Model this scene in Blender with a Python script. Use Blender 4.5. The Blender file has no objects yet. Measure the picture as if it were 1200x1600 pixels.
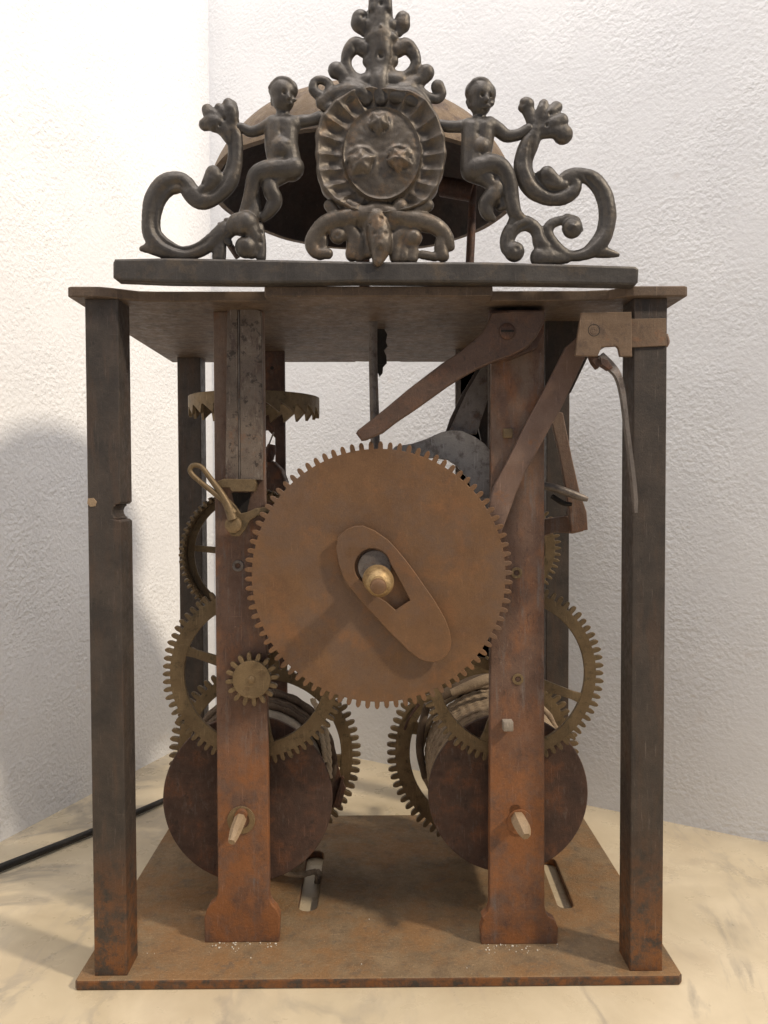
import bpy, bmesh, math, random
from mathutils import Vector, Matrix, noise as mnoise
random.seed(7)
C = bpy.context.scene.collection
S = 0.001                      # everything below is measured in millimetres
pi = math.pi

# ------------------------------------------------------------------ camera
FPX, CX, CY, CZ, YAW, PIT, ROL = 1207.93, -.3687, -299.177, 196.72, .0088, .0296, -.0034
c_, s_ = math.cos(YAW), math.sin(YAW)
r0 = Vector((c_, -s_, 0)); f0 = Vector((s_, c_, 0)); u0 = Vector((0, 0, 1))
FW = f0*math.cos(PIT) - u0*math.sin(PIT); u1 = u0*math.cos(PIT) + f0*math.sin(PIT)
RT = r0*math.cos(ROL) + u1*math.sin(ROL); UP = u1*math.cos(ROL) - r0*math.sin(ROL)
CAM = Vector((CX, CY, CZ))
cam = bpy.data.cameras.new('camera'); co = bpy.data.objects.new('camera', cam); C.objects.link(co)
cam.sensor_fit = 'VERTICAL'; cam.sensor_height = 36; cam.lens = FPX/1600*36
cam.clip_start = 0.01; cam.clip_end = 50
m = Matrix((RT, UP, -FW)).transposed().to_4x4(); m.translation = CAM*S
co.matrix_world = m
bpy.context.scene.camera = co

# ------------------------------------------------------------------ light
w = bpy.data.worlds.new('World'); bpy.context.scene.world = w; w.use_nodes = True
bg = w.node_tree.nodes['Background']; bg.inputs[0].default_value = (.80, .87, 1.0, 1); bg.inputs[1].default_value = .31
def lamp(kind, name, loc, power, col, **k):
    l = bpy.data.lights.new(name, kind); l.energy = power; l.color = col
    for a, v in k.items(): setattr(l, a, v)
    o = bpy.data.objects.new(name, l); C.objects.link(o); o.location = Vector(loc)*S
    return o
LD = Vector((.60, -.315, .57)).normalized()
key = lamp('POINT', 'room_lamp', Vector((0, 40, 220)) + LD*4200, 585, (1.0, .86, .67), shadow_soft_size=.15)
soft = lamp('AREA', 'added_fill', (20, -200, 1050), 5.0, (1.0, .93, .87), shape='DISK', size=.5)  # unseen fill lamp, added to brighten the upper walls
soft.rotation_euler = (math.radians(24), math.radians(4), 0)
vs = bpy.context.scene.view_settings
vs.view_transform = 'Standard'; vs.look = 'None'; vs.exposure = 0; vs.gamma = 1

# ------------------------------------------------------------------ measuring: a spot of the photograph, at a known depth y (mm)
def P(px, py, y):
    d = FW + RT*((px-600)/FPX) + UP*((800-py)/FPX)
    return CAM + d*((y-CY)/d.y)
def xz(px, py, y):
    p = P(px, py, y); return (p.x, p.z)
def mm(px, y): return px*(y-CY)/FPX

# ------------------------------------------------------------------ materials
def mat(name, base, layers=(), rough=(.55, .8), metal=0.0, bump=.3, bscale=.6, fine=2.5, spec=.5, scr=.35):
    m = bpy.data.materials.new(name); m.use_nodes = True
    nt = m.node_tree; N = nt.nodes; Lk = nt.links
    bs = N['Principled BSDF']
    tc = N.new('ShaderNodeTexCoord')
    sc = N.new('ShaderNodeVectorMath'); sc.operation = 'SCALE'; sc.inputs['Scale'].default_value = 1000
    Lk.new(tc.outputs['Object'], sc.inputs[0])
    oi = N.new('ShaderNodeObjectInfo')
    off = N.new('ShaderNodeVectorMath'); off.operation = 'SCALE'; off.inputs[0].default_value = (311, 173, 257)
    Lk.new(oi.outputs['Random'], off.inputs['Scale'])
    ad = N.new('ShaderNodeVectorMath'); ad.operation = 'ADD'
    Lk.new(sc.outputs[0], ad.inputs[0]); Lk.new(off.outputs[0], ad.inputs[1])
    def nz(scale, detail=5, rg=.6, stretch=None, dist=0):
        n = N.new('ShaderNodeTexNoise'); n.inputs['Scale'].default_value = scale
        n.inputs['Detail'].default_value = detail; n.inputs['Roughness'].default_value = rg
        n.inputs['Distortion'].default_value = dist
        src = ad.outputs[0]
        if stretch:
            v = N.new('ShaderNodeVectorMath'); v.operation = 'MULTIPLY'; v.inputs[1].default_value = stretch
            Lk.new(src, v.inputs[0]); src = v.outputs[0]
        Lk.new(src, n.inputs['Vector']); return n.outputs['Fac']
    def rng(src, a, b, c=0, d=1):
        r = N.new('ShaderNodeMapRange'); r.inputs[1].default_value = a; r.inputs[2].default_value = b
        r.inputs[3].default_value = c; r.inputs[4].default_value = d; Lk.new(src, r.inputs[0]); return r.outputs[0]
    def mixc(fac, a, b):
        x = N.new('ShaderNodeMix'); x.data_type = 'RGBA'
        if isinstance(fac, float): x.inputs[0].default_value = fac
        else: Lk.new(fac, x.inputs[0])
        for i, q in ((6, a), (7, b)):
            if isinstance(q, tuple): x.inputs[i].default_value = (*q, 1)
            else: Lk.new(q, x.inputs[i])
        return x.outputs[2]
    col = mixc(rng(nz(.09, 6), .35, .65), base[0], base[1])
    for L in layers:
        f = nz(L['s'], L.get('d', 10), L.get('r', .72), L.get('st'), L.get('w', 0))
        f = rng(f, L['a']+.02, L['b']-.045, 0, L.get('k', 1))
        if 'z' in L:
            sp = N.new('ShaderNodeSeparateXYZ'); Lk.new(sc.outputs[0], sp.inputs[0])
            g = rng(sp.outputs[2], L['z'][0], L['z'][1])
            mu = N.new('ShaderNodeMath'); mu.operation = 'MULTIPLY'; Lk.new(f, mu.inputs[0]); Lk.new(g, mu.inputs[1]); f = mu.outputs[0]
        col = mixc(f, col, L['c'])
    pit = rng(nz(1.3, 4, .7), .60, .72, 0, .55*min(1, bump*3))
    col = mixc(pit, col, tuple(q*.35 for q in base[0]))
    if scr:
        col = mixc(rng(nz(1.0, 3, .6, (1.8, 1, .10)), .62, .74, 0, scr), col, tuple(min(1, q*2.6+.04) for q in base[1]))
        col = mixc(rng(nz(.9, 3, .6, (.09, 1, 1.5)), .66, .76, 0, scr*.7), col, tuple(min(1, q*2.2+.03) for q in base[1]))
    gr = nz(fine, 3, .7)
    br = N.new('ShaderNodeMix'); br.data_type = 'RGBA'; br.blend_type = 'MULTIPLY'; br.inputs[0].default_value = 1
    Lk.new(col, br.inputs[6])
    cmb = N.new('ShaderNodeCombineColor'); gv = rng(gr, .25, .75, .78, 1.2)
    for i in range(3): Lk.new(gv, cmb.inputs[i])
    Lk.new(cmb.outputs[0], br.inputs[7])
    Lk.new(br.outputs[2], bs.inputs['Base Color'])
    Lk.new(rng(nz(.35, 5), .3, .7, rough[0], rough[1]), bs.inputs['Roughness'])
    bs.inputs['Metallic'].default_value = metal
    bs.inputs['Specular IOR Level'].default_value = spec
    b = N.new('ShaderNodeBump'); b.inputs['Strength'].default_value = bump; b.inputs['Distance'].default_value = .0006
    mh = N.new('ShaderNodeMath'); mh.operation = 'MULTIPLY_ADD'; mh.inputs[1].default_value = .4
    Lk.new(gr, mh.inputs[0]); Lk.new(nz(bscale, 6, .65), mh.inputs[2]); Lk.new(mh.outputs[0], b.inputs['Height'])
    Lk.new(b.outputs[0], bs.inputs['Normal'])
    return m
V = dict
M = {}
M['iron'] = mat('dark patinated iron', ((.046, .039, .035), (.078, .062, .052)),
    [V(c=(.10, .062, .040), s=.10, a=.52, b=.74, k=.5, st=(1, 1, .25)), V(c=(.24, .095, .03), s=.16, a=.38, b=.60, k=.85, z=(62, 12)), V(c=(.11, .068, .047), s=.05, a=.50, b=.68, k=.45, st=(3, 1, .4)),
     V(c=(.16, .13, .11), s=.8, a=.60, b=.78, k=.5), V(c=(.02, .018, .018), s=.5, a=.58, b=.72, k=.6)], (.42, .7), .35, .30)
M['rust'] = mat('red brown rusted iron', ((.112, .062, .044), (.165, .098, .070)),
    [V(c=(.27, .115, .05), s=.08, a=.50, b=.70, k=.7, st=(1, 1, .5)), V(c=(.17, .145, .135), s=.16, a=.53, b=.70, k=.7, st=(1.6, 1, .22)),
     V(c=(.045, .028, .024), s=.35, a=.55, b=.74, k=.75, st=(1, 1, .4)), V(c=(.42, .33, .26), s=.8, a=.62, b=.76, k=.6, st=(1, 1, .4)), V(c=(.05, .03, .025), s=.55, a=.60, b=.72, k=.75),
     V(c=(.27, .105, .035), s=.07, a=.36, b=.62, k=.85, z=(115, 70)), V(c=(.21, .155, .12), s=.09, a=.36, b=.60, k=.65, z=(170, 225), st=(1, 1, .5))], (.45, .75), .15, .45)
M['rust_dark'] = mat('dark rusted iron', ((.062, .036, .028), (.105, .055, .038)),
    [V(c=(.19, .075, .032), s=.09, a=.50, b=.70, k=.6), V(c=(.14, .11, .095), s=.22, a=.54, b=.72, k=.6, st=(1.8, 1, .6)),
     V(c=(.028, .02, .018), s=.25, a=.55, b=.7, k=.6)], (.5, .8), .2, .35)
M['latch'] = mat('dull tan brown iron', ((.135, .088, .056), (.18, .12, .078)),
    [V(c=(.075, .05, .038), s=.15, a=.5, b=.7, k=.8), V(c=(.22, .10, .05), s=.2, a=.56, b=.72, k=.6)], (.5, .75), .2, .3)
M['lever'] = mat('brown lever iron', ((.085, .052, .040), (.13, .080, .058)),
    [V(c=(.17, .085, .05), s=.1, a=.5, b=.7, k=.6), V(c=(.04, .03, .028), s=.3, a=.54, b=.7, k=.7)], (.42, .65), .25, .3)
M['grey_steel'] = mat('light grey worn steel', ((.36, .33, .305), (.47, .44, .41)),
    [V(c=(.13, .105, .09), s=.2, a=.48, b=.68, k=.75), V(c=(.22, .12, .07), s=.12, a=.58, b=.74, k=.6)], (.5, .7), .1, .25)
M['plate'] = mat('brown rusted plate', ((.175, .118, .066), (.245, .168, .094)),
    [V(c=(.25, .13, .05), s=.035, a=.42, b=.62, k=.75), V(c=(.085, .058, .04), s=.10, a=.52, b=.76, k=.6), V(c=(.34, .25, .15), s=.5, a=.56, b=.74, k=.5), V(c=(.05, .035, .025), s=.7, a=.62, b=.76, k=.7),
     V(c=(.40, .34, .27), s=1.5, a=.70, b=.8, k=.7), V(c=(.10, .085, .07), s=.12, a=.55, b=.7, k=.5)], (.55, .9), .05, .8)
M['top'] = mat('brown top plate iron', ((.095, .066, .047), (.145, .098, .066)),
    [V(c=(.05, .04, .034), s=.12, a=.52, b=.72, k=.8), V(c=(.22, .17, .12), s=.6, a=.66, b=.8, k=.6)], (.45, .75), .25, .35)
M['copper'] = mat('brown patinated brass wheel', ((.160, .086, .043), (.20, .108, .052)),
    [V(c=(.155, .10, .07), s=.035, a=.45, b=.65, k=.7), V(c=(.24, .115, .05), s=.05, a=.50, b=.68, k=.7),
     V(c=(.13, .085, .06), s=.45, a=.62, b=.76, k=.5), V(c=(.40, .28, .17), s=1.4, a=.72, b=.82, k=.5, st=(1, 1, .3))], (.42, .6), .25, .12, scr=.10)
M['brass'] = mat('aged yellow brown brass', ((.18, .125, .065), (.235, .165, .09)),
    [V(c=(.12, .075, .04), s=.25, a=.50, b=.72, k=.7), V(c=(.36, .27, .14), s=.6, a=.62, b=.78, k=.5)], (.38, .62), .45, .20)
M['brass_dark'] = mat('dark tarnished brass', ((.15, .102, .054), (.20, .142, .078)),
    [V(c=(.06, .05, .03), s=.3, a=.5, b=.7, k=.7), V(c=(.30, .22, .11), s=.8, a=.66, b=.8, k=.5)], (.4, .65), .45, .25)
M['brass_bright'] = mat('polished worn brass', ((.34, .23, .11), (.44, .31, .155)),
    [V(c=(.18, .11, .055), s=.3, a=.46, b=.68, k=.85)], (.36, .55), .5, .4)
M['tan_iron'] = mat('scuffed tan grey iron', ((.125, .096, .078), (.185, .148, .12)),
    [V(c=(.09, .06, .05), s=.16, a=.50, b=.66, k=.85, st=(1, 1, .5)), V(c=(.22, .11, .06), s=.12, a=.55, b=.72, k=.7), V(c=(.34, .30, .26), s=.5, a=.56, b=.74, k=.6, st=(1, 1, .4)), V(c=(.035, .026, .022), s=.25, a=.54, b=.66, k=.8)], (.45, .7), .3, .35)
M['steel'] = mat('grey worn steel', ((.155, .135, .122), (.215, .185, .165)),
    [V(c=(.08, .06, .05), s=.22, a=.48, b=.68, k=.8), V(c=(.17, .085, .045), s=.15, a=.56, b=.74, k=.7), V(c=(.3, .28, .26), s=1.2, a=.64, b=.8, k=.4)], (.38, .65), .45, .25)
M['purple'] = mat('brown grey scale lever iron', ((.17, .105, .078), (.21, .14, .11)),
    [V(c=(.085, .06, .055), s=.14, a=.52, b=.72, k=.7), V(c=(.26, .12, .055), s=.12, a=.56, b=.72, k=.7)], (.45, .7), .25, .22)
M['lead'] = mat('dark grey cast metal', ((.054, .048, .044), (.084, .075, .068)),
    [V(c=(.14, .105, .072), s=.10, a=.50, b=.70, k=.65), V(c=(.035, .031, .03), s=.4, a=.56, b=.72, k=.6), V(c=(.16, .14, .12), s=1.0, a=.64, b=.8, k=.3)], (.36, .56), .4, .25, .5, scr=.15)
M['lead_brown'] = mat('brownish grey cast metal', ((.080, .066, .054), (.115, .095, .077)),
    [V(c=(.20, .125, .07), s=.13, a=.50, b=.70, k=.6), V(c=(.045, .04, .036), s=.4, a=.55, b=.72, k=.6), V(c=(.20, .17, .14), s=1.0, a=.64, b=.8, k=.3)], (.34, .54), .4, .25, .5, scr=.15)
M['bell_in'] = mat('dark bell inside', ((.020, .014, .012), (.045, .026, .02)), (), (.6, .8), .1, .3)  # inside faces darker than the outer bell
M['bell'] = mat('brown bell metal', ((.125, .082, .046), (.18, .122, .07)),
    [V(c=(.06, .035, .028), s=.08, a=.48, b=.66, k=.85), V(c=(.28, .19, .09), s=.2, a=.58, b=.75, k=.6)], (.5, .75), .2, .5)
M['bone'] = mat('yellowed wooden peg', ((.27, .19, .115), (.36, .26, .165)),
    [V(c=(.25, .16, .09), s=.5, a=.55, b=.7, k=.6, st=(1, 1, .3))], (.55, .8), 0, .5)
M['cord'] = mat('pale old cord', ((.46, .37, .27), (.60, .50, .38)),
    [V(c=(.25, .18, .12), s=.4, a=.55, b=.7, k=.7)], (.8, .95), 0, .8)
M['cord_dark'] = mat('dark sooty cord', ((.075, .05, .035), (.14, .10, .07)),
    [V(c=(.30, .22, .14), s=.6, a=.60, b=.75, k=.5)], (.8, .95), 0, .8)
M['cord_mid'] = mat('brown old cord winding', ((.27, .20, .135), (.38, .29, .20)),
    [V(c=(.12, .08, .055), s=.2, a=.5, b=.7, k=.7)], (.8, .95), 0, .8)
M['drum'] = mat('greyed wooden drum', ((.26, .22, .18), (.34, .30, .25)),
    [V(c=(.15, .11, .08), s=.2, a=.55, b=.7, k=.7)], (.7, .9), 0, .4)
M['crumb'] = mat('pale crumbs', ((.55, .5, .42), (.7, .65, .58)), (), (.8, .9), 0, .2)
M['dark_gap'] = mat('black for shaded gaps and dark parts', ((.012, .010, .009), (.02, .016, .014)), (), (.8, .9), 0, .3)  # black paints the shade in notch, holes and slot; also dark parts

def setting_mat(name, wall, seed):
    m = bpy.data.materials.new(name); m.use_nodes = True
    nt = m.node_tree; N = nt.nodes; Lk = nt.links; bs = N['Principled BSDF']
    tc = N.new('ShaderNodeTexCoord'); sc = N.new('ShaderNodeVectorMath'); sc.operation = 'SCALE'; sc.inputs['Scale'].default_value = 1000
    Lk.new(tc.outputs['Object'], sc.inputs[0])
    def nz(s, d=5, r=.6, dist=0, st=None):
        n = N.new('ShaderNodeTexNoise'); n.inputs['Scale'].default_value = s; n.inputs['Detail'].default_value = d
        n.inputs['Roughness'].default_value = r; n.inputs['Distortion'].default_value = dist
        src = sc.outputs[0]
        mp = N.new('ShaderNodeVectorMath'); mp.operation = 'MULTIPLY_ADD'; mp.inputs[1].default_value = st or (1, 1, 1); mp.inputs[2].default_value = (seed, seed*2, seed*3)
        Lk.new(src, mp.inputs[0]); Lk.new(mp.outputs[0], n.inputs['Vector']); return n.outputs['Fac']
    def rng(src, a, b, c=0, d=1):
        r = N.new('ShaderNodeMapRange'); r.inputs[1].default_value = a; r.inputs[2].default_value = b
        r.inputs[3].default_value = c; r.inputs[4].default_value = d; Lk.new(src, r.inputs[0]); return r.outputs[0]
    def mix(f, a, b):
        x = N.new('ShaderNodeMix'); x.data_type = 'RGBA'
        Lk.new(f, x.inputs[0])
        for i, q in ((6, a), (7, b)):
            if isinstance(q, tuple): x.inputs[i].default_value = (*q, 1)
            else: Lk.new(q, x.inputs[i])
        return x.outputs[2]
    def math_(op, a, b):
        x = N.new('ShaderNodeMath'); x.operation = op
        for i, q in ((0, a), (1, b)):
            if isinstance(q, (int, float)): x.inputs[i].default_value = q
            else: Lk.new(q, x.inputs[i])
        return x.outputs[0]
    b = N.new('ShaderNodeBump')
    if wall:
        col = mix(rng(nz(.012, 4), .35, .7), (.775, .78, .80), (.84, .845, .86))
        col = mix(rng(nz(.05, 6), .66, .80, 0, .35), col, (.62, .53, .46))
        h = math_('ADD', math_('MULTIPLY', rng(nz(.42, 1.6, .5, .1), .25, .85), rng(nz(.02, 3), .3, .6, .35, 1)), math_('MULTIPLY', nz(1.0, 3, .6), .3))
        h = math_('ADD', h, math_('MULTIPLY', nz(.035, 3, .5), 1.4))
        b.inputs['Strength'].default_value = .9; b.inputs['Distance'].default_value = .0006
        bs.inputs['Roughness'].default_value = .75
        bs.inputs['Specular IOR Level'].default_value = .35
    else:
        col = mix(rng(nz(.012, 6, .6, .6), .35, .66), (.50, .42, .29), (.68, .585, .43))
        col = mix(rng(nz(.02, 5, .6, .6), .50, .72, 0, .6), col, (.50, .41, .29))
        v = nz(.008, 8, .6, .8, (1.2, .55, 1))
        vein = rng(math_('ABSOLUTE', math_('SUBTRACT', v, .5), 0), .0, .028, 1, 0)
        vein = math_('MULTIPLY', vein, rng(nz(.011, 4), .41, .58))
        col = mix(math_('MULTIPLY', vein, .75), col, (.30, .265, .22))
        v2 = nz(.014, 5, .55, .6, (1.3, .5, 1))
        vein2 = math_('MULTIPLY', rng(math_('ABSOLUTE', math_('SUBTRACT', v2, .47), 0), .0, .022, 1, 0), rng(nz(.02, 4), .46, .66))
        col = mix(math_('MULTIPLY', vein2, .35), col, (.36, .31, .26))
        h = nz(.05, 5)
        b.inputs['Strength'].default_value = .25; b.inputs['Distance'].default_value = .0006
        Lk.new(rng(nz(.08, 5), .3, .7, .22, .42), bs.inputs['Roughness'])
    Lk.new(col, bs.inputs['Base Color']); Lk.new(h, b.inputs['Height']); Lk.new(b.outputs[0], bs.inputs['Normal'])
    return m
M['wall_l'] = setting_mat('rough white plaster left', 2, 40)
M['wall_r'] = setting_mat('rough white plaster right', 1, 130)
M['marble'] = setting_mat('veined cream marble', 0, 220)

# ------------------------------------------------------------------ mesh helpers
def link(name, me, m=None, parent=None, label=None, smooth=30):
    if m: me.materials.clear(); me.materials.append(M[m] if isinstance(m, str) else m)
    o = bpy.data.objects.new(name, me); C.objects.link(o)
    if parent: o.parent = parent
    if label: o['label'] = label
    if smooth is not None:
        me.shade_smooth()
        if smooth < 180: me.set_sharp_from_angle(angle=math.radians(smooth))
    return o
def recentre(o):
    """put the origin of an object into its own middle"""
    me = o.data
    vs_ = [v.co for v in me.vertices]
    c = Vector([(min(v[i] for v in vs_)+max(v[i] for v in vs_))/2 for i in range(3)])
    me.transform(Matrix.Translation(-c)); o.location = o.location + c
    return o
def from_py(name, V_, F, m, parent=None, label=None, smooth=30):
    me = bpy.data.meshes.new(name); me.from_pydata([tuple(Vector(v)*S) for v in V_], [], F); me.validate(); me.update()
    return link(name, me, m, parent, label, smooth)
def plate(name, outer, holes, y0, t, m, parent, bev=.25, label=None, plane='xz', smooth=16, wob=0, bend=None):
    """outline in the xz plane (front face at y0, thickness t) or in the xy plane (top face at z = y0)"""
    cu = bpy.data.curves.new('c', 'CURVE'); cu.dimensions = '2D'; cu.fill_mode = 'BOTH'
    for loop in [outer]+list(holes):
        sp = cu.splines.new('POLY'); sp.points.add(len(loop)-1); sp.use_cyclic_u = True
        for i, (a, b) in enumerate(loop):
            if wob:
                n = mnoise.noise(Vector((a*.15, b*.15, 3.1)))*wob; a += n; b += mnoise.noise(Vector((a*.15, b*.15, 9.1)))*wob
            sp.points[i].co = (a*S, b*S, 0, 1)
    cu.extrude = max(t/2-bev, .01)*S; cu.bevel_depth = bev*S; cu.bevel_resolution = 1; cu.offset = -bev*S
    o = bpy.data.objects.new('c', cu); C.objects.link(o)
    me = bpy.data.meshes.new_from_object(o); C.objects.unlink(o); bpy.data.objects.remove(o)
    if plane == 'xz': mt = Matrix(((1, 0, 0, 0), (0, 0, -1, (y0+t/2)*S), (0, 1, 0, 0), (0, 0, 0, 1)))
    else: mt = Matrix.Translation((0, 0, (y0-t/2)*S))
    me.transform(mt)
    if bend:
        for v in me.vertices: v.co.y += bend(v.co.x/S, v.co.z/S)*S
    bm = bmesh.new(); bm.from_mesh(me); bmesh.ops.remove_doubles(bm, verts=bm.verts, dist=1e-6); bm.to_mesh(me); bm.free()
    return link(name, me, m, parent, label, smooth)
def pxplate(name, pts, y0, t, m, parent, holes=(), **k):
    return plate(name, [xz(a, b, y0) for a, b in pts], [[xz(a, b, y0) for a, b in h] for h in holes], y0, t, m, parent, **k)
def box(name, x, y, z, m, parent=None, bev=.4, label=None, sub=0):
    bm = bmesh.new(); bmesh.ops.create_cube(bm, size=1)
    for v in bm.verts:
        v.co = Vector(((x[0]+x[1])/2+v.co.x*(x[1]-x[0]), (y[0]+y[1])/2+v.co.y*(y[1]-y[0]), (z[0]+z[1])/2+v.co.z*(z[1]-z[0])))*S
    if bev: bmesh.ops.bevel(bm, geom=bm.edges[:], offset=bev*S, segments=2, profile=.5, affect='EDGES')
    me = bpy.data.meshes.new(name); bm.to_mesh(me); bm.free()
    return link(name, me, m, parent, label)
def circle(cx, cz, r, n=48, a0=0): return [(cx+r*math.cos(a0+2*pi*i/n), cz+r*math.sin(a0+2*pi*i/n)) for i in range(n)]
def gear_outline(cx, cz, rr, rt, n, ph=0, wt=.5, worn=.06):
    L = []; h = rt-rr; p = 2*pi/n
    rnd = random.Random(int(cx*10+n))
    for i in range(n):
        a = ph+i*p; k = wt/2; hh = h*(1-worn*rnd.random()*2); da = p*.03*(rnd.random()-.5)
        for da_, f in ((-k-.03, 0), (-k, .22), (-k+.01, .6), (-k*.62, .88), (-k*.2, 1), (k*.2, 1), (k*.62, .88), (k-.01, .6), (k, .22), (k+.03, 0)):
            aa = a+da+da_*p; r = rr+hh*f
            L.append((cx+r*math.cos(aa), cz+r*math.sin(aa)))
    return L
def lathe(name, prof, origin, axis, m, parent, n=48, label=None, smooth=35, cap=True):
    """prof = (distance along the axis, radius); axis a unit vector"""
    ax = Vector(axis).normalized(); t = Vector((0, 0, 1)) if abs(ax.z) < .9 else Vector((1, 0, 0))
    u = ax.cross(t).normalized(); v = ax.cross(u)
    V_ = []; F = []
    for d, r in prof:
        for i in range(n):
            a = 2*pi*i/n; V_.append(Vector(origin)+ax*d+(u*math.cos(a)+v*math.sin(a))*r)
    for j in range(len(prof)-1):
        for i in range(n):
            F.append((j*n+i, j*n+(i+1) % n, (j+1)*n+(i+1) % n, (j+1)*n+i))
    if cap:
        F.append(tuple(range(n))[::-1]); F.append(tuple(range((len(prof)-1)*n, len(prof)*n)))
    o = from_py(name, V_, F, m, parent, label, smooth)
    bm = bmesh.new(); bm.from_mesh(o.data); bmesh.ops.recalc_face_normals(bm, faces=bm.faces); bm.to_mesh(o.data); bm.free()
    o.data.set_sharp_from_angle(angle=math.radians(smooth))
    return o
def catmull(pts, k=6):
    pts = [Vector(p) for p in pts]
    if len(pts) < 3:
        return [pts[0].lerp(pts[-1], i/k) for i in range(k+1)]
    out = []; q = [pts[0]*2-pts[1]]+pts+[pts[-1]*2-pts[-2]]
    for i in range(1, len(q)-2):
        a, b, c, d = q[i-1], q[i], q[i+1], q[i+2]
        for j in range(k):
            t = j/k
            out.append(.5*((2*b)+(-a+c)*t+(2*a-5*b+4*c-d)*t*t+(-a+3*b-3*c+d)*t**3))
    out.append(q[-2]); return out
def tube_geo(pts, n=10, k=6, flat=1.0, caps=True):
    """pts = 4-vectors (x, y, z, radius)"""
    c = catmull(pts, k); V_ = []; F = []; N = len(c)
    pv = None
    for i in range(N):
        a = c[max(i-1, 0)].xyz; b = c[min(i+1, N-1)].xyz; d = (b-a)
        if d.length < 1e-6: d = Vector((0, 0, 1))
        d.normalize()
        if pv is None:
            t = Vector((0, 1, 0)) if abs(d.y) < .9 else Vector((1, 0, 0)); pv = (t-d*t.dot(d)).normalized()
        else: pv = (pv-d*pv.dot(d)).normalized()
        q = d.cross(pv)
        for j in range(n):
            an = 2*pi*j/n; off = (pv*math.cos(an)+q*math.sin(an))*c[i].w
            V_.append(c[i].xyz+off)
    for i in range(N-1):
        for j in range(n): F.append((i*n+j, (i+1)*n+j, (i+1)*n+(j+1) % n, i*n+(j+1) % n))
    if caps: F.append(tuple(range(n))); F.append(tuple(range((N-1)*n, N*n))[::-1])
    return V_, F
def tube(name, pts, m, parent=None, label=None, n=12, k=6):
    V_, F = tube_geo(pts, n, k); return from_py(name, V_, F, m, parent, label, 50)
def pxtube(name, pts, y, m, parent=None, **k):
    """pts (px, py, radius px[, y])"""
    q = []
    for p in pts:
        yy = p[3] if len(p) > 3 else y
        v = P(p[0], p[1], yy); q.append((v.x, v.y, v.z, mm(p[2], yy)))
    return tube(name, q, m, parent, **k)
def empty(name, loc):
    o = bpy.data.objects.new(name, None); C.objects.link(o); o.location = Vector(loc)*S; o.empty_display_size = .02
    bpy.context.view_layer.update(); return o
def adopt(root):
    """children were built in world millimetres: keep them there"""
    inv = Matrix.Translation(-root.location)
    for ch in root.children: ch.matrix_parent_inverse = inv
def dup(o, dx, dy, dz, parent=None):
    c = o.copy(); C.objects.link(c); c.parent = parent or o.parent
    c.location = o.location+Vector((dx, dy, dz))*S
    return c

# ------------------------------------------------------------------ setting
def slab(name, pts, z0, z1, m):
    n = len(pts); V_ = [(*p, z0) for p in pts]+[(*p, z1) for p in pts]
    F = [tuple(range(n))[::-1], tuple(range(n, 2*n))]+[(i, (i+1) % n, n+(i+1) % n, n+i) for i in range(n)]
    o = from_py(name, V_, F, m, smooth=None); o['kind'] = 'structure'; return o
K = Vector((-134, 332)); uL = Vector((-.36, -.933)).normalized(); uR = Vector((.858, -.5135)).normalized()
nL = Vector((-uL.y, uL.x)); nL = nL if nL.x < 0 else -nL
nR = Vector((-uR.y, uR.x)); nR = nR if nR.y > 0 else -nR
A = K+uL*900; B = K+uR*900
slab('marble_tabletop', [(-700, -520), (900, -520), (900, 700), (-700, 700)], -30, 0, 'marble')
slab('wall_left', [tuple(K), tuple(A), tuple(A+nL*80), tuple(K+nL*80+nR*80)], -29, 1500, 'wall_l')
slab('wall_right', [tuple(K+nR*.0), tuple(K+nL*79+nR*80), tuple(B+nR*80), tuple(B)], -28.5, 1501, 'wall_r')

# ------------------------------------------------------------------ the clock
clock = empty('clock_movement', (0, 76, 0))
clock['label'] = 'rusty iron antique clock movement with toothed brass wheels standing on the marble top'
clock['category'] = 'clock'
ZB, ZT = 4.0, 270.6
# base plate with its two slots
def slot(p0, p1, r, n=8):
    a = Vector(p0); b = Vector(p1); d = (b-a).normalized(); q = Vector((-d.y, d.x)); L = []
    for i in range(n+1):
        t = pi*i/n; L.append(tuple(b+(q*math.cos(t)+d*math.sin(t))*r))
    for i in range(n+1):
        t = pi*i/n; L.append(tuple(a+(-q*math.cos(t)-d*math.sin(t))*r))
    return L
def gz(px, py, z=4.0):
    d = FW + RT*((px-600)/FPX) + UP*((800-py)/FPX); p = CAM+d*((z-CZ)/d.z); return (p.x, p.y)
bp = [(-119, 0), (118.5, 0), (120, 1.5), (120, 152), (119, 153), (-119, 153), (-120, 152), (-120, 1)]
sA, sB = gz(481, 1415), gz(493, 1335)
tA, tB = gz(883, 1412), gz(857, 1345)
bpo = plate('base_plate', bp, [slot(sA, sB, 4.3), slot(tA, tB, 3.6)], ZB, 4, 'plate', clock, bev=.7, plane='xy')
bpo.data.materials.append(M['iron'])  # edge shading put into the colour: darker iron on the side faces
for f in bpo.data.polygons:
    if abs(f.normal.z) < .6: f.material_index = 1
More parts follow.
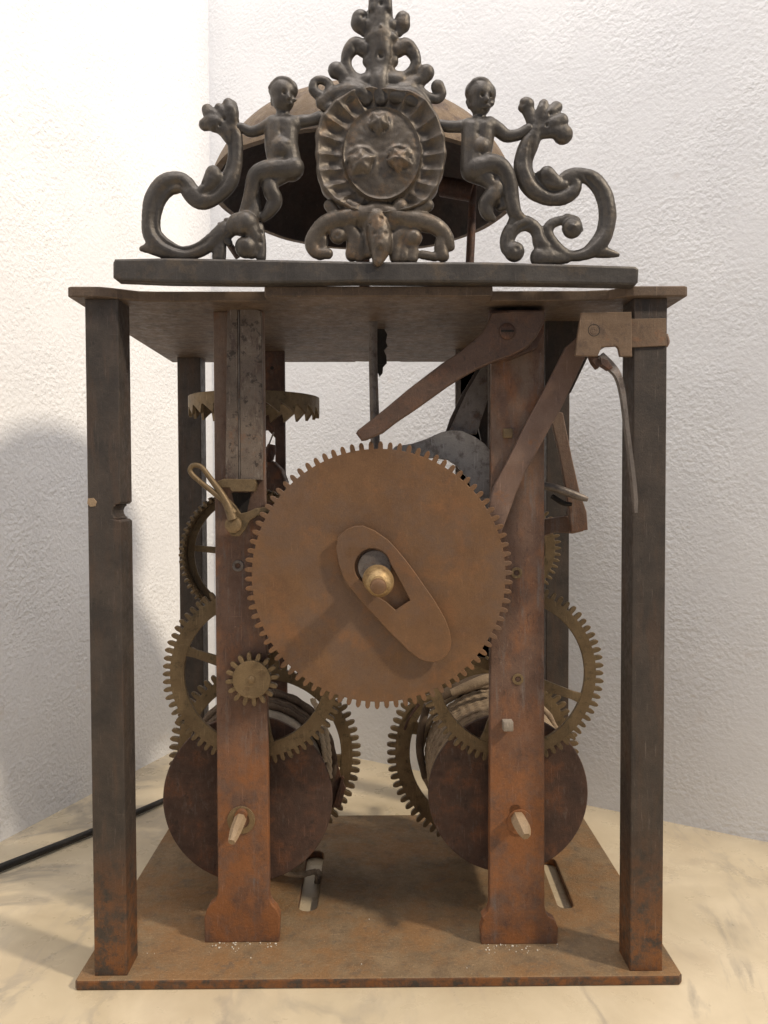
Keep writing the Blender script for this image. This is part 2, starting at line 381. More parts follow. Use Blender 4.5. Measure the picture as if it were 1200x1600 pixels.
# top plate: cut back between its corners and the middle lip, ragged hole near the back edge
lipL, lipR = P(413, 455, 0).x, P(770, 455, 0).x
cl, cr_ = P(180, 455, 0).x, P(978, 455, 0).x
tp = [(-118.5, .5), (-117, -.3), (cl-6, -.2), (cl-2, 1.5), (cl+7, 6.5), (cl+14, 7.2), (lipL-.6, 7.4), (lipL, 6.8), (lipL, .3), (lipL+.6, -.3), (lipR-.6, -.3), (lipR, .3),
      (lipR, 6.6), (lipR+.6, 7.2), (cr_-14, 7.0), (cr_-5, 5.5), (cr_, 1), (cr_+3, 0), (118.5, -.2), (119.6, .6), (119.6, 152.4), (119, 153), (13.5, 153), (12.5, 151.5), (-4, 151.2), (-6, 152.2), (-12, 151), (-13, 153), (-118.5, 153), (-119, 152.4)]
hx, hy = .2, 128
hole = [(hx+(5.2+1.2*random.uniform(-1, 1))*math.cos(a)*.7, 118+(22+1.8*random.uniform(-1, 1))*math.sin(a)) for a in [2*pi*i/22 for i in range(22)]]
plate('top_plate', tp, [], ZT+4, 4, 'top', clock, bev=.5, plane='xy')

# corner posts
def post(x0, x1, y0, y1, notch=None, label=None):
    z0, z1 = ZB-.2, ZT+.2
    L = [(x0, z0), (x1, z0)]
    if notch:
        xn, zn, dn, hn = notch
        L += [(x1, zn-hn-1.2), (x1-1.0, zn-hn-.3), (x1-2.4, zn-hn)]
        L += [(xn+hn+hn*math.cos(a), zn+hn*math.sin(a)) for a in [-pi*.6, -pi*.75, -pi*.9, pi*.95, pi*.8, pi*.65]]
        L += [(x1-2.2, zn+hn), (x1-.8, zn+hn+.3), (x1, zn+hn+1.2)]
    L += [(x1, z1), (x0, z1)]
    return plate('corner_post', L, [], y0, y1-y0, 'iron', clock, bev=.5, wob=.12, label=label)
xl = P(131, 490, 3).x; xr = P(1043, 490, 3).x
nz_ = P(190, 800, 3)
xlb = xl+.3
post(xlb, xlb+13, 3, 17, (nz_.x-3.6, nz_.z, 6, 2.7), 'dark iron corner post with a rounded notch cut in its edge')
post(xr-13.2, xr, 3, 17)
bxl = P(278, 700, 136).x; bxr = P(890, 700, 136).x
post(bxl, bxl+13, 136, 149); post(bxr-13, bxr, 136, 149)
ch = pxplate('chip', [(137, 779), (146, 778), (151, 784), (149, 791), (141, 792), (136, 787)], 2.75, .6, 'bone', clock, bev=.1, label='small bare tan chip on the left post')
0 and tube('foot_screw', [(xr-6, 2.6, 12, 1.2), (xr-6, 3.4, 12, 1.2)], 'rust', clock)

# pillars carrying the arbors
def pillar(pxs, y, pts_foot, m='rust', label=None, holes=()):
    # pxs: (left,right) px at top and bottom
    (tl, tr), (bl, br), (yt, yb) = pxs
    a = xz(tl, yt, y); b = xz(tr, yt, y); c = xz(br, yb, y); d = xz(bl, yb, y)
    L = [(a[0], ZT+.1), d, *pts_foot[0], *pts_foot[1], c, (b[0], ZT+.1)]
    return plate('pillar', L, list(holes), y, 5, m, clock, bev=.45, wob=.15, label=label)
def foot(y, pl, pr, shoulder, bl, br):
    zf = ZB-.1
    l = [(xz(pl, shoulder-14, y)), (xz(pl-3, shoulder-4, y)), (xz(pl-12, shoulder+3, y)), (xz(bl+4, shoulder+10, y)), (xz(bl, shoulder+22, y)), (xz(bl+1, 1460, y)[0], zf)]
    r = [(xz(br-1, 1460, y)[0], zf), (xz(br, shoulder+20, y)), (xz(br-5, shoulder+9, y)), (xz(pr+6, shoulder+3, y)), (xz(pr+2, shoulder-4, y)), (xz(pr, shoulder-14, y))]
    return l, r
YL, YR = 25.0, 22.0
pillar(((334, 412), (340, 420), (600, 1380)), YL, foot(YL, 340, 420, 1412, 319, 437), label='rusty front pillar on the left, under the small pinion')
pillar(((768, 850), (765, 851), (600, 1400)), YR, foot(YR, 765, 851, 1430, 751, 872), label='rusty front pillar on the right with a square pin')
# rear pillars
yb_ = 116
hole_b = [xz(404, 673, yb_), xz(418, 672, yb_), xz(430, 684, yb_), xz(430, 722, yb_), xz(420, 728, yb_), xz(404, 724, yb_)]
def rear(x0p, x1p, holes=()):
    a = xz(x0p, 650, yb_)[0]; b = xz(x1p, 650, yb_)[0]
    return plate('rear_pillar', [(a, ZB-.1), (b, ZB-.1), (b, ZT+.1), (a, ZT+.1)], list(holes), yb_, 4, 'rust_dark', clock, bev=.4, wob=.2)
small = [[(xz(425, yy, yb_)[0]+1.0*math.cos(a), xz(425, yy, yb_)[1]+1.0*math.sin(a)) for a in [2*pi*i/10 for i in range(10)]] for yy in (575, 612)]
rear(378, 445, [hole_b])
for L in small: plate('bolt_hole', L, [], yb_-.4, .6, 'dark_gap', clock, bev=.1); rear(714, 781)  # flat black discs paint the shade of the holes
box('rear_pillar_edge_strip', (xz(712, 600, 112)[0], xz(720, 600, 112)[0]), (112, 115.8), (xz(720, 760, 112)[1], ZT), 'steel', clock, bev=.2)

# ---------------- wheels
def arbor(pxc, yc, y0, y1, r, m='steel', parent=clock):
    p = P(*pxc, yc); return tube('arbor', [(p.x, y0, p.z, r), (p.x, y1, p.z, r)], m, parent, n=16, k=1)
def wheel(name, pxc, y, rpx, rootpx, teeth, m, t=2.4, rim=None, spokes=(), hub=None, ph=0, label=None, spw=(13, 19), wt=.5):
    c = P(*pxc, y); k = (y-CY)/FPX
    rt, rr = rpx*k, rootpx*k
    holes = [circle(c.x, c.z, rim*k, 96)] if rim else []
    w_ = plate(name, gear_outline(c.x, c.z, rr, rt, teeth, ph, wt), holes, y, t, m, clock, bev=.22, label=label)
    if rim:
        for a in spokes:
            a = math.radians(a); d = Vector((math.cos(a), math.sin(a))); q = Vector((-d.y, d.x)); r1 = rim*k+1.2; cc = Vector((c.x, c.z))
            w0, w1 = spw[0]*k/2, spw[1]*k/2
            pts = [cc+d*2-q*w1, cc+d*r1*.85-q*w0, cc+d*(r1*.95)-q*w0*1.2, cc+d*r1-q*w0*1.7, cc+d*r1+q*w0*1.7, cc+d*(r1*.95)+q*w0*1.2, cc+d*r1*.85+q*w0, cc+d*2+q*w1]
            plate('spoke', [tuple(v) for v in pts], [], y+.25, t-.5, m, w_, bev=.2)
    if hub: lathe('hub', [(0, hub*k*.7), (.8, hub*k), (t+2.5, hub*k), (t+3, hub*k*.7)], (c.x, y-1.6, c.z), (0, 1, 0), m, w_, 32)
    return w_
# hour wheel in front
YW = 16.0
hw = wheel('hour_wheel', (592, 900), YW, 211, 199, 86, 'copper', t=1.8, ph=.02, wt=.52, label='large solid brown toothed wheel at the front')
# second wheels
w2l = wheel('second_wheel', (398, 1053), 33, 146, 133, 70, 'brass_dark', t=2.2, rim=111, spokes=(161, 41, -79), hub=24, wt=.58, label='spoked brass wheel at the left, behind the pillar')
w2r = wheel('second_wheel', (800, 1053), 33, 146, 133, 70, 'brass_dark', t=2.2, rim=115, spokes=(-20, 70, 160, -112), hub=24, wt=.58, label='spoked brass wheel at the right, behind the pillar')
# great wheels at the back
gwl = wheel('great_wheel', (414, 1180), 98, 152, 138, 70, 'brass_dark', t=2.6, rim=120, spokes=(-5, 115, 235), hub=20, spw=(16, 24), wt=.58)
gwr = wheel('great_wheel', (755, 1176), 98, 153, 139, 70, 'brass_dark', t=2.6, rim=116, spokes=(160, 40, -80), hub=20, spw=(16, 24), wt=.58)
# third wheels
w3r = wheel('third_wheel', (786, 857), 72, 92, 82, 56, 'brass_dark', t=2.2, rim=66, spokes=(0, 120, 240), hub=14)
# contrate wheel: a band whose teeth face forward
def contrate(pxc, y, rpx, n, m):
    c = P(*pxc, y); k = (y-CY)/FPX; R = rpx*k
    w_ = plate('contrate_wheel', circle(c.x, c.z, R, 120), [circle(c.x, c.z, R-1.6, 120)], y-1, 6, m, clock, bev=.2)
    plate('rim', circle(c.x, c.z, R-1.7, 120), [circle(c.x, c.z, R-5, 96)], y+3, 1.6, m, w_, bev=.2)
    bm = bmesh.new()
    for i in range(n):
        a = 2*pi*i/n; g = bmesh.ops.create_cube(bm, size=1); 
        mt = Matrix.Translation((c.x+(R-.6)*math.cos(a), y-2.2, c.z+(R-.6)*math.sin(a))) @ Matrix.Rotation(-a, 4, 'Y')
        for v in g['verts']:
            v.co = mt @ Vector((v.co.x*2.4, v.co.y*4.6, v.co.z*(1.9 if v.co.y > 0 else 1.0))) 
    for v in bm.verts: v.co *= S
    me = bpy.data.meshes.new('tooth_ring'); bm.to_mesh(me); bm.free()
    link('tooth_ring', me, m, w_)
    for a in (-10, 80, 170, 260):
        a = math.radians(a+4); d = Vector((math.cos(a), math.sin(a))); q = Vector((-d.y, d.x)); cc = Vector((c.x, c.z))
        plate('spoke', [tuple(v) for v in (cc+d*1-q*1.8, cc+d*(R-3)-q*1.4, cc+d*(R-3)+q*1.4, cc+d*1+q*1.8)], [], y+3.2, 1.2, m, w_, bev=.2)
    return w_
contrate((389, 866), 70, 104, 64, 'brass_dark')
# small pinion in front of the left pillar
pn = wheel('pinion', (393, 1062), 20.5, 43, 30, 16, 'brass', t=2.6, ph=.1, wt=.52, label='small brass pinion with sixteen leaves')
c = P(393, 1062, 20)
plate('rosette', circle(c.x, c.z, 30*.264, 48), [], 19.9, .7, 'brass', pn, bev=.25)
lathe('pivot', [(0, .8), (.3, 1.5), (1.6, 1.6)], (c.x, 19, c.z), (0, 1, 0), 'brass', pn, 16)
arbor((393, 1062), 20, 21, 44, 1.6)

# lens-shaped spring under the nut
lens = [(525, 857), (528, 838), (543, 826), (553, 822), (567, 821), (586, 829), (607, 844), (620, 858), (634, 875), (649, 895), (663, 915), (677, 935), (688, 953), (696, 968), (702, 984), (705, 1000), (704, 1012), (697, 1025), (688, 1031), (678, 1034), (665, 1033), (653, 1028), (639, 1017), (625, 1003), (605, 984), (586, 963), (570, 946), (557, 930), (545, 916), (536, 902), (529, 880)]
hl = [(582+28*math.cos(math.radians(a)), 886-29*math.sin(math.radians(a))) for a in range(10, 236, 15)]+[(576, 918), (590, 932), (603, 940), (618, 953), (641, 938), (627, 912)]
cW = P(592, 900, YW)
lens_o = pxplate('spring_washer', lens, 12.8, 1.3, 'copper', clock, holes=[hl], bev=.35, label='lens-shaped brass spring plate under the nut',
    bend=lambda x, z: -1.2*min(1, ((x-cW.x)**2+(z-cW.z)**2)/900))
lathe('iron_washer', [(0, 6.6), (.6, 6.9), (1.4, 6.9)], (P(585, 886, 14.4).x, 14.3, P(585, 886, 14.4).z), (0, 1, 0), 'steel', clock, 48)
lathe('main_arbor', [(0, 5.2), (7, 5.2), (7.2, 3.6), (112, 3.6)], (cW.x, 4, cW.z), (0, 1, 0), 'rust_dark', clock, 24)
nb = P(590, 905, 2)
nut = lathe('nut', [(-15.5, .1), (-15.3, 1.6), (-14.2, 2.6), (-12.8, 2.9), (-12.3, 3.1), (-12.1, 4.2), (-9, 5.6), (-5, 6.2), (-1, 6.3), (0, 5.6), (1, 4.2)], (cW.x-.2, 3.5, cW.z-.2), (0, 1, 0), 'brass_bright', clock, 40, smooth=60)
for v in nut.data.vertices:
    q = Vector((v.co.x-cW.x*S, v.co.z-cW.z*S)); a = math.atan2(q.y, q.x)
    k = 1-.10*max(0, math.cos(a-.6))**6-.10*max(0, math.cos(a+2.4))**6+.05*mnoise.noise(Vector((a, v.co.y*300, 0)))
    v.co.x = cW.x*S+q.x*k; v.co.z = cW.z*S+q.y*k
nut.data.materials[0] = M['brass_bright']
lathe('cross_pin_boss', [(0, 2.0), (.5, 2.8), (2.4, 3.1)], (cW.x-.3, -13.6, cW.z-.8), (0, 1, 0), 'copper', nut, 24)

# ---------------- barrels
def barrel(pxc, y, rpx, y1, drum_px, coils, cordm, drumm, lab):
    c = P(*pxc, y); R = mm(rpx, y)
    b = lathe('barrel', [(0, R-.4), (.3, R), (2.0, R), (2.3, R-.4)], (c.x, y, c.z), (0, 1, 0), 'rust_dark', clock, 128, lab)
    dr = drum_px*(y-CY)/FPX
    lathe('drum', [(0, dr), (y1-y-2, dr)], (c.x, y+2.2, c.z), (0, 1, 0), drumm, b, 96)
    lathe('ratchet', [(0, dr+1.5), (1.5, dr+1.5)], (c.x, y1-4, c.z), (0, 1, 0), 'rust_dark', b, 24, smooth=10)
    V_ = []; F = []
    for (ya, n, extra, cr) in coils:
        pts = []
        spt = 240 if n > 9 else 120; steps = n*spt
        for i in range(steps+1):
            a = 2*pi*i/spt; r = dr+cr+extra+.35*math.sin(a*1.3+ya)+.25*mnoise.noise(Vector((a, ya, 0)))
            pts.append((c.x+r*math.cos(a), ya+cr*1.95*i/spt+.2*math.sin(a*2.1), c.z+r*math.sin(a), cr*(1+.16*math.sin(i*pi/2.5))))
        v, f = tube_geo(pts, 7, 1); o_ = len(V_); V_ += v; F += [tuple(q+o_ for q in x) for x in f]
    r_ = from_py('rope', V_, F, cordm, b, smooth=60)
    arbor(pxc, y, YL-3, 140, 2.6, 'rust')
    return b, c, R, dr
bl_, cL, RL, dL = barrel((387, 1249), 40, 133.5, 96, 112, [(72, 5, .2, 1.5), (84, 2, 2.6, 1.6)], 'cord_dark', 'drum', 'dark round iron barrel disc on the left')
br_, cR, RR, dR = barrel((794, 1240), 40, 126.5, 96, 112, [(44, 20, 0, 1.2), (91, 1, 2.4, 1.6)], 'cord_mid', 'drum', 'dark round iron barrel disc on the right')
def braid(pts, r, m, parent, name='cord_end'):
    V_ = []; F = []
    cc = catmull([Vector((*p, r)) for p in pts], 14)
    for s in range(3):
        q = []
        for i, p in enumerate(cc):
            a = i*.55+s*2*pi/3; q.append((p.x+math.cos(a)*r*.55, p.y+math.sin(a)*r*.4, p.z+math.sin(a*2)*r*.1, r*.62))
        v, f = tube_geo(q, 8, 1); o_ = len(V_); V_ += v; F += [tuple(k+o_ for k in x) for x in f]
    return from_py(name, V_, F, m, parent, smooth=60)
braid([P(488, 1092, 66), P(506, 1130, 62), P(513, 1170, 60), P(515, 1215, 62)], 1.3, 'cord', clock, 'cord_end')
braid([P(497, 1120, 60), P(505, 1160, 58), P(508, 1190, 60)], 1.1, 'cord', clock, 'cord_end')
# frayed rope lying over the right drum
pxtube('rope_end', [(672, 1106, 7), (690, 1088, 8), (715, 1075, 9), (745, 1064, 10), (775, 1060, 9)], 82, 'cord_dark', clock)
pxtube('rope_end', [(705, 1083, 6), (728, 1074, 8), (760, 1062, 9), (790, 1060, 8)], 70, 'cord_mid', clock)
pxtube('rope_end', [(668, 1100, 6, 88), (658, 1140, 6, 88), (656, 1175, 6, 88), (664, 1215, 5, 88)], 88, 'cord_dark', clock)
# loose rope end through the base slot
g0 = gz(440, 1366, 8); g1 = gz(495, 1362, 6)
braid([(g0[0], g0[1], 9), ((g0[0]+g1[0])/2, g0[1]-1, 8), (g1[0], g1[1], 6), (g1[0]+.5, g1[1]+1, -.5)], 1.7, 'cord_mid', clock, 'rope_end')
# click spring of the right great wheel
pxtube('click_spring', [(655, 1100, 2.4), (640, 1120, 2.2), (632, 1140, 2.0)], 96, 'rust_dark', clock)
pxplate('ratchet_pawl', [(519, 1182), (524, 1183), (533, 1215), (540, 1232), (532, 1262), (519, 1262), (515, 1220)], 92, 2, 'rust_dark', clock)
pxplate('ratchet_pawl', [(534, 1212), (538, 1216), (527, 1262), (520, 1262)], 90, 1.5, 'rust_dark', clock)

# washers, pegs, pins on the pillars
def washer(px, py, y, ro, ri, m, t=.7, name='washer'):
    c = P(px, py, y); k = (y-CY)/FPX
    return plate(name, circle(c.x, c.z, ro*k, 32), [circle(c.x, c.z, ri*k, 24)], y-t, t+.3, m, clock, bev=.15)
washer(377, 1281, YL, 22, 13, 'brass')
washer(812, 1284, YR, 20, 11, 'rust')
for px, py, y in ((372, 884, YL), (807, 895, YR), (809, 1061, YR)):
    washer(px, py, y, 9, 4.5, 'brass' if px > 700 else 'steel', .5, 'bushing')
    p = P(px, py, y); tube('pivot', [(p.x, y-.3, p.z, .9), (p.x, y+1, p.z, .9)], 'rust_dark', clock, k=1)
pxtube('wooden_peg', [(378, 1272, 9, 27), (374, 1284, 10, 20), (367, 1302, 9, 12), (362, 1316, 6, 8)], 20, 'bone', clock, n=7, k=2)
pxtube('wooden_peg', [(808, 1275, 9, 25), (812, 1284, 13, 16), (818, 1297, 12, 10), (822, 1307, 7, 7)], 16, 'bone', clock, n=6, k=2)
def pin(px, py, y, s, m, d):
    c = P(px, py, y); return box('square_pin', (c.x-s, c.x+s), (y-d, y+1), (c.z-s, c.z+s), m, clock, bev=.4)
pin(793, 677, YR, 2.0, 'brass', 1.2); pin(792, 1131, YR, 2.1, 'drum', 4)
# grooved suspension block on the left pillar
yk = YL-4
pxplate('guide_block', [(355, 480), (371, 476), (372, 750), (352, 750)], yk, 4, 'tan_iron', clock, wob=.1, label='scuffed grey brown strip on the left pillar')
pxplate('guide_block', [(375, 476), (408, 486), (410, 640), (409, 750), (375.5, 750)], yk, 4, 'tan_iron', clock, wob=.1, label='scuffed grey brown strip on the left pillar')
pxtube('steel_wire', [(373, 470, 1.3), (373.5, 600, 1.3), (374, 760, 1.3)], yk+.4, 'steel', clock)
pxplate('brass_ledge', [(340, 752), (350, 748), (398, 749), (400, 756), (397, 768), (362, 768), (358, 762), (342, 762)], yk-2.6, 6, 'brass_dark', clock, label='short brass ledge under the guide blocks')
pxplate('slot_shadow_plate', [(362, 770), (392, 770), (386, 800), (370, 806)], YL-.4, .6, 'dark_gap', clock, bev=.1)  # black plate paints the shade inside the notch
# spring hook lever with its rivet
pxtube('hook_wire', [(366, 802, 5.5), (350, 783, 5), (332, 768, 4.5), (313, 753, 4), (300, 741, 4), (297, 733, 4), (303, 727, 4), (315, 730, 4), (329, 748, 4.5), (345, 770, 5.5), (356, 790, 7), (364, 812, 8)], 15.5, 'brass_dark', clock, label='hairpin brass wire hook on the left pillar')
pxplate('hook_lever', [(352, 792), (358, 780), (368, 790), (376, 802), (386, 800), (400, 794), (420, 791), (432, 796), (420, 802), (402, 806), (390, 814), (383, 828), (374, 838), (362, 838), (355, 828), (354, 810)], 18.4, 1.6, 'brass_dark', clock, bev=.4)
c = P(364, 820, 16)
lathe('rivet', [(0, 2.4), (.5, 3.3), (2.2, 3.5)], (c.x, 15.2, c.z), (0, 1, 0), 'brass', clock, 24)

# ---------------- crown escape wheel (lies flat, teeth down)
def crown_wheel():
    cc = P(398, 643, 80); R = 31.5; z1 = cc.z+5.0; H = 4.6; n = 25; per = 10
    V_ = []; F = []
    N = n*per
    for ring, (rad) in enumerate((R, R-1.5)):
        for i in range(N):
            a = 2*pi*i/N; k = i % per; f = k/per
            dz = -(f**1.15)*5.6 if k < per-1 else -.3
            V_.append((cc.x+rad*math.cos(a), cc.y+rad*math.sin(a), z1+1.5))
            V_.append((cc.x+rad*math.cos(a), cc.y+rad*math.sin(a), z1-H+dz+1.0))
    o = 2*N
    for i in range(N):
        j = (i+1) % N
        F += [(2*i, 2*i+1, 2*j+1, 2*j), (o+2*i, o+2*j, o+2*j+1, o+2*i+1), (2*i, 2*j, o+2*j, o+2*i), (2*i+1, o+2*i+1, o+2*j+1, 2*j+1)]
    w_ = from_py('escape_wheel', V_, F, 'brass_dark', clock, 'horizontal brass crown wheel with teeth pointing down', smooth=30)
    for a in (20, 140, 260):
        a = math.radians(a); d = Vector((math.cos(a), math.sin(a), 0)); q = Vector((-d.y, d.x, 0)); b = Vector((cc.x, cc.y, z1))
        vs2 = [b+d*r+q*s*1.6+Vector((0, 0, h)) for h in (0, 1.4) for r, s in ((1, -1), (R-.8, -1), (R-.8, 1), (1, 1))]
        from_py('spoke', vs2, [(3, 2, 1, 0), (4, 5, 6, 7), (0, 1, 5, 4), (1, 2, 6, 5), (2, 3, 7, 6), (3, 0, 4, 7)], 'brass_dark', w_)
    tube('arbor', [(cc.x, cc.y, z1+12, 1.2), (cc.x, cc.y, z1-42, 1.2)], 'steel', clock, k=1)
    lathe('pinion', [(0, 3.2), (9, 3.2)], (cc.x, cc.y, z1-34), (0, 0, 1), 'brass_dark', clock, 9, smooth=20)
    # potence: bracket that holds its lower pivot
    pxplate('potence', [(398, 726), (416, 718), (428, 722), (440, 734), (446, 752), (446, 790), (420, 800), (398, 796)], 96, 16, 'rust_dark', clock, bev=1.5, wob=.6)
    pxtube('thin_wire', [(428, 675, 1.2), (422, 690, 1.2), (417, 706, 1.2), (416, 730, 1.5)], 90, 'steel', clock)
    lathe('potence_knob', [(0, 1.6), (2, 2.6), (6, 2.8), (9, 1.8)], (P(419, 722, 88).x, 88, P(419, 722, 88).z), (.2, 0, 1), 'rust_dark', clock, 16)
crown_wheel()

# ---------------- levers, rods, springs
# suspension rod through the ragged hole
yr = 45
pxplate('ragged_strip', [(588, 500), (598, 508), (605, 522), (602, 534), (605, 541), (600, 548), (604, 556), (604, 566), (598, 572), (597, 582), (593, 588), (589, 580)], 60, 2.5, 'dark_gap', clock, wob=.5, label='ragged black strip hanging beside the rod')
pxtube('hanging_rod', [(583, 490, 7), (583, 560, 7), (585, 640, 7.5), (588, 760, 7.8)], yr, 'steel', clock, n=10)
# pointed lever
pxplate('pointed_lever', [(559, 672), (556, 677), (565, 689), (572, 688), (598, 677), (620, 660), (650, 640), (700, 604), (722, 590), (748, 576), (770, 566), (800, 556), (824, 543), (838, 527), (850, 505), (852, 484), (800, 484), (768, 488), (762, 504), (752, 520), (736, 535), (718, 550), (690, 568), (640, 606), (600, 640)],
        13.0, 3.2, 'lever', clock, bev=.8, wob=.12, label='pointed rusty lever slanting down to the left')
c = P(793, 517, 12)
lathe('screw', [(0, 2.2), (.6, 3.2), (1.6, 3.4)], (c.x, 11.6, c.z), (0, 1, 0), 'rust_dark', clock, 20)
pxplate('bearing_block', [(765, 484), (852, 484), (850, 520), (838, 545), (800, 560), (768, 566)], 16.4, 5.4, 'rust_dark', clock, bev=.5)
# long slanting bar across the right pillar
pxplate('slanting_bar', [(908, 522), (916, 556), (893, 604), (876, 640), (862, 664), (846, 694), (820, 740), (806, 772), (796, 800), (780, 842), (760, 846), (762, 800), (771, 762), (800, 706), (827, 652), (860, 590), (884, 542)],
        18.2, 2.4, 'purple', clock, bev=.5, wob=.1, label='long flat iron bar slanting across the right pillar')
pxplate('rear_lever', [(852, 480), (906, 484), (918, 560), (893, 612), (870, 640), (852, 650)], 44, 3, 'iron', clock, bev=.4)
# hooked lever on the far right
pxplate('hooked_lever', [(864, 640), (880, 645), (894, 715), (906, 768), (917, 800), (919, 828), (893, 832), (889, 800), (884, 765), (873, 705), (862, 660)], 40, 3, 'rust', clock, bev=.5, label='reddish lever with a hooked foot beside the right pillar')
pxplate('lever_foot', [(851, 812), (888, 806), (893, 786), (900, 784), (908, 790), (912, 830), (895, 834), (868, 832), (851, 838)], 46, 6, 'rust', clock, bev=.5)
pxtube('tapered_pin', [(840, 757, 6), (868, 763, 6.5), (905, 776, 6), (918, 780, 4)], 36, 'steel', clock, label='tapered steel pin sticking out by the right pillar')
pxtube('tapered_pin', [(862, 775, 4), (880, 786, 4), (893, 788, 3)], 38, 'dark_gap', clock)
# crescent-shaped steel lever above the hour wheel
pxplate('crescent_lever', [(610, 706), (618, 697), (645, 693), (665, 686), (690, 675), (706, 672), (722, 673), (742, 682), (758, 694), (768, 706), (772, 760), (770, 796), (758, 796), (750, 790), (742, 772), (728, 745), (714, 728), (700, 719), (680, 716), (650, 716), (620, 718)],
        34, 2.2, 'grey_steel', clock, bev=.4, wob=.12, label='grey crescent lever behind the top of the front wheel')
pxplate('slanting_strip', [(702, 674), (708, 660), (730, 612), (752, 575), (764, 556), (790, 540), (790, 600), (764, 620), (745, 678), (725, 680)], 39, 2.2, 'steel', clock, bev=.3)
pxplate('slanting_strip', [(695, 680), (703, 655), (722, 615), (740, 585), (750, 570), (755, 575), (730, 625), (710, 680)], 42, 2.2, 'iron', clock, bev=.3)
pxtube('steel_wire', [(764, 545, 1.8), (764, 700, 1.8)], 37, 'steel', clock, k=1)
pxplate('rear_lever', [(742, 640), (772, 560), (790, 560), (790, 780), (768, 770)], 48, 3, 'iron', clock, bev=.4)
# latch plate on the right post
hpx = [(908, 488), (985, 488), (1042, 498), (1043, 542), (990, 546), (988, 557), (969, 557), (966, 544), (963, 541), (940, 542), (936, 552), (934, 557), (899, 557), (901, 540)]
pxplate('latch_plate', [(908, 488), (987, 487), (988, 557), (969, 557), (966, 544), (963, 541), (940, 542), (936, 552), (934, 557), (899, 556), (903, 520)], .6, 1.8, 'latch', clock, bev=.3, label='tan brown latch plate with a round hole mark on the right post')
pxplate('latch_strap', [(986, 498), (1041, 497), (1042, 540), (986, 543)], 2.2, .9, 'latch', clock, bev=.2)
pxtube('strap_bump', [(1041, 522, 2.5), (1043, 534, 3.5), (1041, 542, 2)], 4, 'rust', clock)
washer(928, 516, .7, 10, 8, 'dark_gap', .12, 'hole_ring')
washer(928, 516, .7, 6.5, 1, 'latch', .2, 'stud')
# leaf spring
def ribbon(name, pts, m, depth, parent):
    c_l = catmull([Vector((*P(a, b, y), mm(w_, y))) for a, b, w_, y in pts], 8); V_ = []; F = []
    for i, p in enumerate(c_l):
        a = c_l[max(0, i-1)].xyz; b = c_l[min(len(c_l)-1, i+1)].xyz; d = (b-a).normalized(); q = d.cross(Vector((0, 1, 0))).normalized()
        for sx, sy in ((-1, -1), (1, -1), (1, 1), (-1, 1)): V_.append(p.xyz+q*sx*p.w+Vector((0, sy*depth/2, 0)))
    for i in range(len(c_l)-1):
        for j in range(4): F.append((4*i+j, 4*i+(j+1) % 4, 4*i+4+(j+1) % 4, 4*i+4+j))
    F.append((3, 2, 1, 0)); e = 4*(len(c_l)-1); F.append((e, e+1, e+2, e+3))
    o = from_py(name, V_, F, m, parent); bm = bmesh.new(); bm.from_mesh(o.data); bmesh.ops.recalc_face_normals(bm, faces=bm.faces); bm.to_mesh(o.data); bm.free(); return o
ls = ribbon('leaf_spring', [(937, 556, 6, 4), (955, 574, 6, 4), (966, 590, 4.5, 2), (973, 620, 3.5, 1), (979, 670, 3, 0), (986, 725, 3, 0), (991, 770, 3, 0), (992, 801, 2.6, 0)], 'steel', 3.0, clock)
ls['label'] = 'thin curved steel leaf spring hanging beside the right post'
pxplate('spring_clip', [(922, 556), (940, 555), (940, 570), (934, 576), (926, 566)], 3, 4, 'rust_dark', clock)
pxplate('spring_clip', [(938, 558), (950, 562), (958, 574), (952, 578), (940, 570)], 2, 4, 'rust_dark', clock)

# ---------------- bell
def bell():
    by = 74; cz = P(569, 300, by); mz = 196.7+138; R = 72
    prof_o = [(0, R), (2, R-.6), (8, R-3), (16, R-8), (24, R-15), (31, R-25), (36.5, R-37), (40, R-50), (41.5, R-62), (42, 3)]
    prof_i = [(39.5, 3), (39, R-62), (37.5, R-51), (34, R-39), (28.5, R-27.5), (22, R-17.5), (14, R-10.5), (6, R-5.5), (0, R-3)]
    def sp(p): return [(v.x, v.y) for v in catmull([Vector((a, b, 0)) for a, b in p], 4)]
    ax = Vector((.018, .03, 1)).normalized()
    prof = sp(prof_o)+sp(prof_i)+[(0, R)]
    b = lathe('bell', prof, (cz.x, by, mz), ax, 'bell', clock, 96, 'brown bell standing mouth down behind the crest', 60, cap=False)
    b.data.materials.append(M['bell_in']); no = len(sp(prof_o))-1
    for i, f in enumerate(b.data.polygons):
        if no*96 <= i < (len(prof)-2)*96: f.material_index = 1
    for v in b.data.vertices:
        n = mnoise.noise(v.co*40); v.co += Vector((0, 0, 1))*n*.0012
    lathe('bell_stand', [(0, 3.2), (3, 2.6), (80, 2.4), (108, 2.2), (109, 4), (112, 3.4), (114, 1.5)], (cz.x, by, ZT+4), (0, 0, 1), 'rust_dark', b, 20)
    return b
bl = bell()
# hammer rod and wire under the bell
pxtube('hammer_rod', [(734, 412, 6.5), (736, 370, 6.5), (738, 320, 6), (739, 290, 6)], 60, 'rust_dark', clock)
tube('hammer_head', [(*P(739, 300, 60), 4.5), (*(P(739, 300, 60)+Vector((-14, 4, 4))), 4.5)], 'rust_dark', clock, n=16, k=1)
pxtube('bell_strut', [(352, 372, 5), (372, 402, 5)], 60, 'rust_dark', clock)
pxtube('bell_strut', [(343, 408, 10), (345, 380, 9), (348, 350, 8)], 50, 'rust_dark', clock, k=1)

